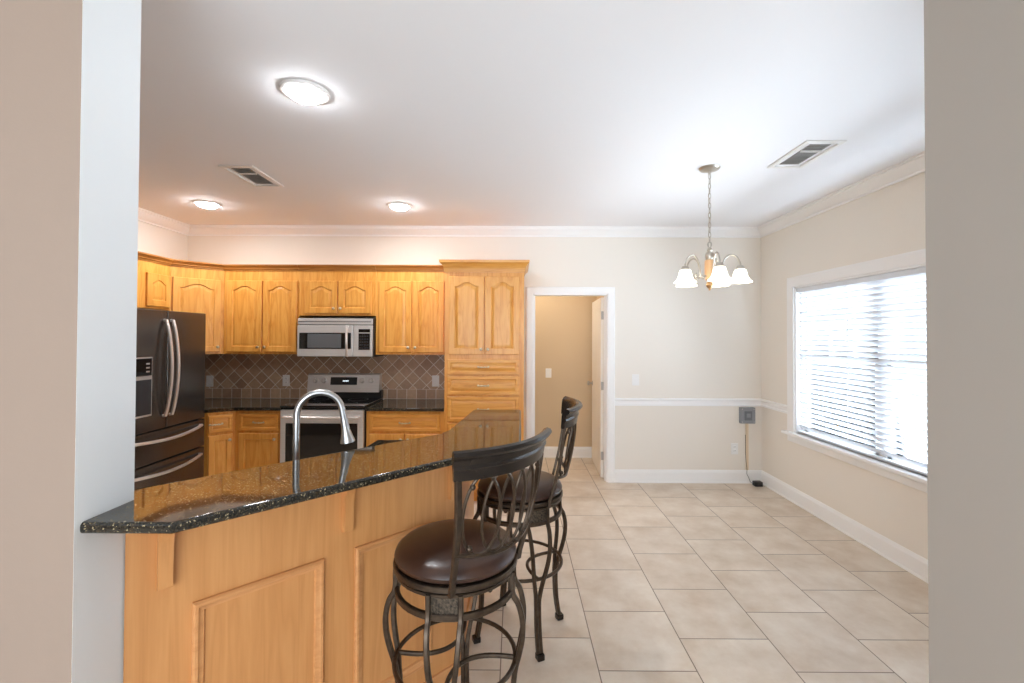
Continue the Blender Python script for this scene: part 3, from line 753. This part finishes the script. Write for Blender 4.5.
for x in (.085, .175, W-.205, W-.110):
    b = B(); m4 = Matrix.Translation(on_bg(x, 1.09)) @ mrot
    lathe(b, ((.029, 0), (.029, .004), (.023, .007), (.021, .026), (.018, .030), (0, .030)), 22, m4)
    box2 = bmesh.new(); bmesh.ops.create_cube(box2, size=1); bmesh.ops.scale(box2, vec=(.008, .040, .010), verts=box2.verts); bmesh.ops.transform(box2, matrix=m4 @ Matrix.Translation((0, 0, .030)), verts=box2.verts)
    tmp = bpy.data.meshes.new('t'); box2.to_mesh(tmp); box2.free(); b.from_mesh(tmp); bpy.data.meshes.remove(tmp)
    obj('knob', b, 'handle', bgd)
def bg_rect(x0, x1, z0, z1, y=-.003):
    b = B(); vs = []
    for dy in (y, .002):
        for (x, z) in ((x0, z0), (x1, z0), (x1, z1), (x0, z1)): q = on_bg(x, z); vs.append(b.verts.new((q.x, q.y+dy, q.z)))
    for q in ((0, 1, 2, 3), (7, 6, 5, 4), (0, 4, 5, 1), (1, 5, 6, 2), (2, 6, 7, 3), (3, 7, 4, 0)): b.faces.new([vs[i] for i in q])
    return b
dsp = obj('display', bg_rect(.245, .525, 1.045, 1.125), 'blackplastic', bgd)
b = bg_rect(.375, .387, 1.080, 1.092, -.005)
for k in (1, 2, 3):
    t2 = bg_rect(.375+.016*k, .387+.016*k, 1.080, 1.092, -.005); tm = bpy.data.meshes.new('t'); t2.to_mesh(tm); t2.free(); b.from_mesh(tm); bpy.data.meshes.remove(tm)
obj('digits', b, 'display', dsp)
b = B(); box(b, .003, W-.003, -.012, .03, .235, .868, bev=.006); od = obj('oven_door', b, 'steel', rg)
b = B(); box(b, .055, W-.055, -.0155, -.010, .30, .745, bev=.002); obj('oven_window', b, 'blackglass', od)
b = B(); tube(b, ((.045, -.012, .805), (.045, -.05, .805), (.06, -.062, .805), (W-.06, -.062, .805), (W-.045, -.05, .805), (W-.045, -.012, .805)), .013, 12); obj('handle', b, 'handle', od)
b = B(); box(b, .003, W-.003, -.010, .03, .03, .225, bev=.006); obj('bottom_drawer', b, 'steel', rg)

# ------------------------------------------------------------------ microwave
mw = thing('microwave', 'stainless over-the-range microwave mounted above the range', 'microwave', (-2.166, 4.50, 1.352)); W = .759; Hm = .388
b = B(); box(b, .006, W-.004, .03, .398, .0, Hm); obj('body', b, 'blackplastic', mw)
b = B(); box(b, .0, W-.012, .006, .03, Hm-.066, Hm-.004, bev=.008); vt = obj('vent_grille', b, 'steel', mw)
b = B(); box(b, .01, W-.025, .0035, .008, Hm-.040, Hm-.034); obj('vent_slot', b, 'blackplastic', vt)
b = B(); box(b, .0, .552, 0, .03, .004, Hm-.072, bev=.006); md = obj('door', b, 'steel', mw)
b = B(); box(b, .022, .536, -.003, .002, .080, .240, bev=.002); dw = obj('door_window', b, 'blackglass', md)
b = B(); box(b, .105, .44, -.0045, -.0025, .090, .230); obj('window_screen', b, 'grayglass', dw)
b = B(); tube(b, bowed((.502, 0, .012), (.502, 0, Hm-.086), .03, (.006, 0, 0)), .012, 10); obj('handle', b, 'handle', md)
b = B(); box(b, .558, W-.012, 0, .03, .004, Hm-.072, bev=.004); cp_ = obj('control_panel', b, 'steel', mw)
b = B(); box(b, .612, W-.034, -.002, .002, .072, .235); kp = obj('keypad', b, 'blackglass', cp_)
b = B(); box(b, .612, W-.034, -.002, .002,   .246, .278); obj('clock_display', b, 'blackglass', cp_)
b = B()
for i in range(4):
    for j in range(5): box(b, .618+i*.025, .634+i*.025, -.003, -.0015, .084+j*.029, .098+j*.029)
obj('keys', b, 'darkgray', kp)

# ------------------------------------------------------------------ bar stools
def make_stool(label, loc, rz, back_rot):
    t = thing('bar_stool', label, 'bar stool', loc, rz, 'swivel bar stools at the granite bar')
    ring = lambda r, z, n=40: [(r*math.cos(2*PI*k/n), r*math.sin(2*PI*k/n), z) for k in range(n)]
    # cushion
    b = B(); lathe(b, ((0, .742), (.18, .742), (.208, .745), (.221, .755), (.225, .769), (.219, .784), (.202, .798), (.17, .809), (.12, .817), (.06, .821), (0, .822)), 40); obj('seat_cushion', b, 'leather', t)
    b = B(); tube(b, ring(.219, .735), 0, closed=True, flat=(.020, .020), ref=(0, 0, 1)); lathe(b, ((0, .730), (.212, .730), (.212, .741), (0, .741)), 40); obj('seat_frame', b, 'bronze', t)
    b = B(); lathe(b, ((0, .69), (.075, .69), (.075, .73), (0, .73)), 24); obj('swivel_plate', b, 'bronze', t)
    # lower frame: two rings
    b = B(); tube(b, ring(.212, .712), 0, closed=True, flat=(.012, .018), ref=(0, 0, 1)); tube(b, ring(.214, .642), 0, closed=True, flat=(.022, .018), ref=(0, 0, 1))
    for k in range(4):
        a = PI/4+k*PI/2; tube(b, ((.205*math.cos(a), .205*math.sin(a), .70), (0, 0, .70)), .010, 8)
    obj('ring_frame', b, 'bronze', t)
    # woven plates
    for k in range(4):
        a0 = k*PI/2; b = B(); nu, nv = 14, 8; hw = .27
        G = []
        for i in range(nu+1):
            row = []
            for j in range(nv+1):
                a = a0-hw+2*hw*i/nu; z = .640+.072*j/nv; wv = .0042*(1 if (i+j) % 2 else -1)*(0 if i in (0, nu) or j in (0, nv) else 1)
                row.append((a, z, .214+wv))
            G.append(row)
        vo = [[b.verts.new((r*math.cos(a), r*math.sin(a), z)) for a, z, r in row] for row in G]
        vi = [[b.verts.new((.204*math.cos(a), .204*math.sin(a), z)) for a, z, r in row] for row in G]
        for i in range(nu):
            for j in range(nv): b.faces.new((vo[i][j], vo[i+1][j], vo[i+1][j+1], vo[i][j+1])); b.faces.new((vi[i][j], vi[i][j+1], vi[i+1][j+1], vi[i+1][j]))
        for i in range(nu): b.faces.new((vo[i][0], vi[i][0], vi[i+1][0], vo[i+1][0])); b.faces.new((vo[i][nv], vo[i+1][nv], vi[i+1][nv], vi[i][nv]))
        for j in range(nv): b.faces.new((vo[0][j], vo[0][j+1], vi[0][j+1], vi[0][j])); b.faces.new((vo[nu][j], vi[nu][j], vi[nu][j+1], vo[nu][j+1]))
        obj('woven_plate', b, 'weave', t, angle=.2)
    # legs: two bars bow out from each plate and join above the foot ring
    prof = ((.716, .212, .054), (.642, .214, .054), (.60, .236, .053), (.54, .250, .049), (.48, .250, .043), (.42, .240, .034), (.36, .226, .023), (.30, .218, .0125), (.25, .214, .0085), (.13, .220, .0085), (.012, .240, .0085))
    for k in range(4):
        a = k*PI/2; ca_, sa_ = math.cos(a), math.sin(a); b = B()
        for s in (-1, 1):
            pts = spline([(ca_*r-sa_*s*o, sa_*r+ca_*s*o, z) for z, r, o in prof], 5)
            tube(b, pts, 0, flat=(.019, .017), ref=(ca_, sa_, 0))
        lg = obj('leg', b, 'bronze', t)
        b = B(); m4 = Matrix.Translation((ca_*.2415, sa_*.2415, 0)); box(b, -.019, .019, -.019, .019, 0, .03, bev=.005)
        bmesh.ops.transform(b, matrix=m4 @ Matrix.Rotation(a, 4, 'Z'), verts=b.verts); obj('foot_cap', b, 'rail', lg)
    # foot rest: outer ring and two inner arcs
    b = B(); tube(b, ring(.222, .375), .0085, 10, closed=True); obj('foot_ring', b, 'bronze', t)
    for (a0, a1) in ((0, -PI/2), (PI/2, PI)):
        p0 = Vector((math.cos(a0), math.sin(a0), 0))*.215; p1 = Vector((math.cos(a1), math.sin(a1), 0))*.215; mid = (p0+p1)/2; ctl = mid*-.35
        b = B(); tube(b, [q+Vector((0, 0, .375)) for q in [p0*(1-k/20)**2+ctl*(2*(k/20)*(1-k/20))+p1*(k/20)**2 for k in range(21)]], .0085, 10); obj('foot_arc', b, 'bronze', t)
    # back: local +x is the rear
    def bk(s, z):   # s across (-1..1), curved plan, leaning outwards with height
        u = max(0, (z-.735)/.465); hw = .168+.052*u; lean = .080*u+.015*math.sin(PI*u)
        x = .160+lean+(1-s*s)*(.056+.004*u); return Vector((x, s*hw, z))
    parts = []
    for s in (-1, 1):
        b = B(); tube(b, [bk(s, .722+.40*k/12) for k in range(13)], 0, flat=(.014, .024), ref=(1, 0, 0)); parts.append(obj('back_post', b, 'bronze', t))
    # top rail: thick curved slab with a rolled upper lip
    b = B(); rings = []; n = 24
    for i in range(n+1):
        s = -1.06+2.12*i/n; P0 = bk(s, 1.105); P1 = bk(s, 1.215); e = bk(s+.01, 1.15)-bk(s-.01, 1.15); e.z = 0; e.normalize(); out = Vector((e.y, -e.x, 0))
        if out.x < 0: out = -out
        pr = ((-.011, 1.118), (-.012, 1.177), (-.010, 1.198), (-.002, 1.211), (.010, 1.216), (.024, 1.212), (.031, 1.201), (.026, 1.192), (.014, 1.184), (.011, 1.167), (.014, 1.162), (.014, 1.155), (.010, 1.150), (.009, 1.118))
        rings.append([b.verts.new(Vector((0, 0, z))+Vector((bk(s, z).x, bk(s, z).y, 0))+out*o) for o, z in pr])
    q = len(rings[0])
    for A, C in zip(rings, rings[1:]):
        for j in range(q): b.faces.new((A[j], A[(j+1) % q], C[(j+1) % q], C[j]))
    b.faces.new(rings[0][::-1]); b.faces.new(rings[-1]); parts.append(obj('top_rail', b, 'rail', t))
    b = B(); tube(b, [bk(-1+2*k/24, .868-.022*math.sin(PI*k/24)) for k in range(25)], 0, flat=(.012, .014), ref=(0, 0, 1)); parts.append(obj('lower_rail', b, 'bronze', t))
    # lattice of overlapping ovals
    for c in (-.62, -.31, 0, .31, .62):
        b = B(); n = 30; pts = []
        for k in range(n):
            a = 2*PI*k/n; s = c+.30*math.cos(a)*(1-.12*math.sin(a)); z = .992+.136*math.sin(a); off = .005*math.cos(a)
            p = bk(s, z); p.x += off; pts.append(p)
        tube(b, pts, .0055, 8, closed=True); parts.append(obj('oval_spindle', b, 'bronze', t))
    for s in (-.80, .80):
        b = B(); bmesh.ops.create_uvsphere(b, u_segments=12, v_segments=8, radius=.011); bmesh.ops.translate(b, vec=bk(s, .885), verts=b.verts); parts.append(obj('finial', b, 'bronze', t))
        b = B(); bmesh.ops.create_uvsphere(b, u_segments=12, v_segments=8, radius=.010); bmesh.ops.translate(b, vec=bk(s, 1.092), verts=b.verts); parts.append(obj('finial', b, 'bronze', t))
    for o in parts: o.rotation_euler = (0, 0, back_rot)
    return t
S1 = make_stool('nearest bar stool, brown leather seat and bronze legs, its back turned to the camera', (-.216, 1.705, 0), math.radians(-3), math.radians(-37))
S2 = dup(S1, (.030, 2.435, 0), math.radians(23.7), 'farther bar stool at the right end of the bar, seen side-on behind the nearest stool')
for o in S2.children:
    if o.rotation_euler.z: o.rotation_euler = (0, 0, math.radians(-29.7))

# ------------------------------------------------------------------ ceiling fixtures
def downlight(x, y, label):
    t = thing('recessed_light', label, 'ceiling light', (x, y, H), 0, 'recessed ceiling lights over the kitchen')
    b = B(); lathe(b, ((.112, 0), (.110, -.008), (.098, -.012), (.084, -.012), (.080, -.004), (.080, 0)), 40, close=False); obj('trim_ring', b, 'white_plastic', t)
    b = B(); lathe(b, ((.082, -.004), (.080, -.016), (.066, -.028), (.04, -.036), (0, -.038)), 40, close=False); obj('lens', b, 'lens', t)
    l = bpy.data.lights.new('bulb', 'AREA'); l.shape = 'DISK'; l.size = .14; l.energy = 6.5; l.color = (.95, .98, 1)
    o = bpy.data.objects.new('bulb', l); COL.objects.link(o); o.parent = t; o.location = (0, 0, -.0395)
    return t
d0 = downlight(-1.018, 2.173, 'largest recessed ceiling light, nearest the camera above the bar')
dup(d0, (-2.753, 4.026, H), 0, 'recessed ceiling light at the far left over the fridge corner')
dup(d0, (-1.046, 4.071, H), 0, 'recessed ceiling light in front of the range, right of the ceiling vent')
def vent(x, y, rz, label):
    t = thing('ceiling_vent', label, 'air vent', (x, y, H), rz, 'ceiling air vents')
    L, W = .375, .18
    b = B(); extrude_profile(b, [(0, 0), (0, -.009), (-.006, -.012), (-.028, -.008), (-.028, 0)], [(-W/2, -L/2, 0), (-W/2, L/2, 0), (W/2, L/2, 0), (W/2, -L/2, 0)], closed=True)
    obj('frame', b, 'vent', t)
    b = B(); box(b, -W/2+.026, W/2-.026, -L/2+.026, L/2-.026, -.002, -.0003); obj('duct_opening', b, 'ventdark', t)
    for k in range(15):
        b = B(); yy = -L/2+.040+k*(L-.08)/14; c, s = .009*math.cos(.7), .009*math.sin(.7)
        vs = [b.verts.new((x_, yy+dy, z_)) for x_ in (-W/2+.026, W/2-.026) for dy, z_ in ((-c, -.007-s*.5), (c, -.007+s*.5), (c, -.006+s*.5), (-c, -.006-s*.5))]
        for q in ((0, 1, 2, 3), (7, 6, 5, 4), (0, 4, 5, 1), (1, 5, 6, 2), (2, 6, 7, 3), (3, 7, 4, 0)): b.faces.new([vs[i] for i in q])
        obj('louver', b, 'vent', t)
    b = B(); box(b, -W/2+.026, W/2-.026, -.075, -.063, -.0115, -.002); obj('divider', b, 'vent', t)
    return t
v0 = vent(-1.94, 3.33, 0, 'white ceiling vent over the kitchen, left of the middle recessed light')
dup(v0, (1.855, 2.91, H), 0, 'white ceiling vent over the dining corner, near the chandelier')

# chandelier
CHX, CHY = 1.349, 3.144
ch = thing('chandelier', 'five-light chandelier with frosted bell shades hanging by a chain', 'chandelier', (CHX, CHY, 0))
SZ = lambda p: [(r*.89 if r > .03 else r, 2.022+(z-2.018)*.84) for r, z in p]
b = B(); lathe(b, ((0, H), (.070, H), (.070, H-.004), (.062, H-.014), (.035, H-.022), (.012, H-.026), (.008, H-.040), (0, H-.042)), 32); obj('canopy', b, 'pewter', ch)
z = H-.038; i = 0; b = B()
while z > 2.225:
    L = .042; pts = []
    for k in range(14):
        a = 2*PI*k/14; u, v = .0085*math.cos(a), (L/2)*math.sin(a)
        pts.append((u, 0, z-L/2+v) if i % 2 == 0 else (0, u, z-L/2+v))
    tube(b, pts, .0024, 6, closed=True); z -= L-.008; i += 1
tube(b, spline([(.006*math.sin(k*1.3), .006*math.cos(k*1.3), H-.03-k*.048) for k in range(11)], 3), .002, 6)
obj('chain', b, 'pewter', ch)
b = B(); tube(b, [(.014*math.cos(2*PI*k/16), 0, 2.205+.020*math.sin(2*PI*k/16)) for k in range(16)], .003, 6, closed=True)
lathe(b, ((.004, 2.19), (.012, 2.18), (.018, 2.165), (.012, 2.155), (.024, 2.148), (.030, 2.135), (.030, 2.115), (.024, 2.10)), 20); obj('top_cap', b, 'pewter', ch)
b = B(); lathe(b, ((.024, 2.10), (.032, 2.095), (.034, 2.07), (.033, 2.0), (.028, 1.975), (.030, 1.962), (.020, 1.955)), 20); obj('body', b, 'whitewood', ch)
b = B(); lathe(b, ((.020, 1.955), (.014, 1.950), (.022, 1.935), (.024, 1.922), (.016, 1.906), (.006, 1.898), (.008, 1.892), (0, 1.884)), 18); obj('bottom_finial', b, 'brass', ch)
RA = .190
for k in range(5):
    a = math.radians(-23+72*k); R = Matrix.Rotation(a, 4, 'Z')
    b = B(); pts = spline(((.030, 0, 1.985), (.055, 0, 1.972), (.075, 0, 1.99), (.078, 0, 2.05), (.100, 0, 2.10), (.132, 0, 2.122), (.168, 0, 2.105), (RA, 0, 2.06), (RA, 0, 2.035)), 6)
    tube(b, pts, .0058, 8)
    tube(b, spline(((.075, 0, 2.0), (.088, 0, 1.976), (.104, 0, 1.975), (.110, 0, 1.990), (.100, 0, 1.999)), 5), .004, 6)
    bmesh.ops.transform(b, matrix=Matrix.Translation((0, 0, .004)) @ R, verts=b.verts); am = obj('arm', b, 'pewter', ch)
    q = R @ Vector((RA, 0, 0)); q.z = .002
    b = B(); lathe(b, ((.008, 2.05), (.020, 2.045), (.026, 2.032), (.028, 2.012), (.024, 2.008)), 18, Matrix.Translation(q)); obj('socket', b, 'pewter', am)
    b = B(); lathe(b, SZ(((.026, 2.018), (.040, 2.010), (.047, 1.985), (.054, 1.955), (.066, 1.930), (.084, 1.912), (.082, 1.911), (.063, 1.928), (.051, 1.953), (.044, 1.983), (.037, 2.006), (.024, 2.014))), 28, Matrix.Translation(q), close=False)
    for v in b.verts:
        rel = v.co-q; rel.z = 0; ang = math.atan2(rel.y, rel.x); f = max(0, (1.965-v.co.z)/.04); v.co += rel.normalized()*(.003*f*math.cos(8*ang)); v.co.z += .003*f*math.cos(8*ang)
    obj('shade', b, 'shade', ch)

# ------------------------------------------------------------------ switches, outlets and the wall box
def plate(name, label, cat, x, y, z, kind, group=None, mt='white_plastic'):
    t = thing(name, label, cat, (x, y, z), 0, group)
    b = B(); box(b, -.038, .038, -.006, 0, -.060, .060, bev=.003); obj('cover_plate', b, mt, t)
    if kind == 'switch':
        b = B(); box(b, -.006, .006, -.014, -.005, -.010, .012, bev=.002); obj('toggle', b, mt, t)
    elif kind == 'rocker':
        b = B(); box(b, -.016, .016, -.010, -.005, -.032, .032, bev=.002); obj('rocker', b, mt, t)
    else:
        for s in (-1, 1):
            b = B(); box(b, -.016, .016, -.008, -.005, s*.021-.014, s*.021+.014, bev=.003); r = obj('receptacle', b, mt, t)
            b = B(); box(b, -.008, -.006, -.0085, -.007, s*.021-.004, s*.021+.006); box(b, .006, .008, -.0085, -.007, s*.021-.004, s*.021+.006); obj('slots', b, 'darkgray', r)
    return t
plate('light_switch', 'white light switch on the beige wall right of the doorway', 'switch', 1.302, YB, 1.10, 'switch')
plate('light_switch', 'white light switch inside the hall beyond the doorway', 'switch', .438, HB, 1.09, 'switch')
plate('power_outlet', 'white outlet low on the beige dining wall under the chair rail', 'outlet', 2.365, YB, .365, 'outlet')
plate('power_outlet', 'white outlet on the tiled backsplash beside the refrigerator', 'outlet', -3.291, YB-.011, 1.068, 'rocker')
plate('power_outlet', 'white outlet on the tiled backsplash just left of the range', 'outlet', -2.466, YB-.011, 1.078, 'outlet')
plate('power_outlet', 'white outlet on the tiled backsplash beside the tall pantry', 'outlet', -.853, YB-.011, 1.080, 'rocker')

pb = thing('wall_junction_box', 'gray plastic device box on the dining wall below the chair rail', 'wall box', (2.490, YB, .728))
b = B(); box(b, -.078, .078, -.048, 0, -.085, .085, bev=.006); bx = obj('case', b, 'graybox', pb)
b = B(); box(b, -.040, .040, -.056, -.046, -.050, .050, bev=.004); obj('cover', b, mat('gray_cover', (112, 117, 124), .4), bx)
b = B(); box(b, -.020, .020, -.062, -.054, -.018, .022, bev=.003); obj('button', b, 'graybox', bx)
b = B()
for sx in (-1, 1):
    for sz in (-1, 1): lathe(b, ((.006, 0), (.005, .003), (0, .004)), 10, Matrix.Translation((sx*.062, -.048, sz*.068)) @ Matrix.Rotation(PI/2, 4, 'X'))
obj('screws', b, 'chrome', pb)
cc = thing('cable_cover', 'ivory cable channel running down the wall from the gray box', 'cable cover', (2.497, YB, .14))
b = B(); box(b, -.014, .014, -.016, 0, 0, .502, bev=.004); obj('channel', b, 'ivory', cc)
ad = thing('power_adapter', 'small black power adapter on the floor in the dining corner', 'adapter', (2.560, 4.80, 0))
b = B(); box(b, -.042, .042, -.032, .032, 0, .050, bev=.008); obj('case', b, 'blackplastic', ad)
b = B(); tube(b, spline(((-.042, .0, .025), (-.07, .01, .04), (-.075, .04, .08), (-.085, .055, .11), (-.075, .072, .16), (-.085, .078, .28), (-.088, .078, .52)), 6), .0022, 6); obj('cord', b, 'blackplastic', ad)
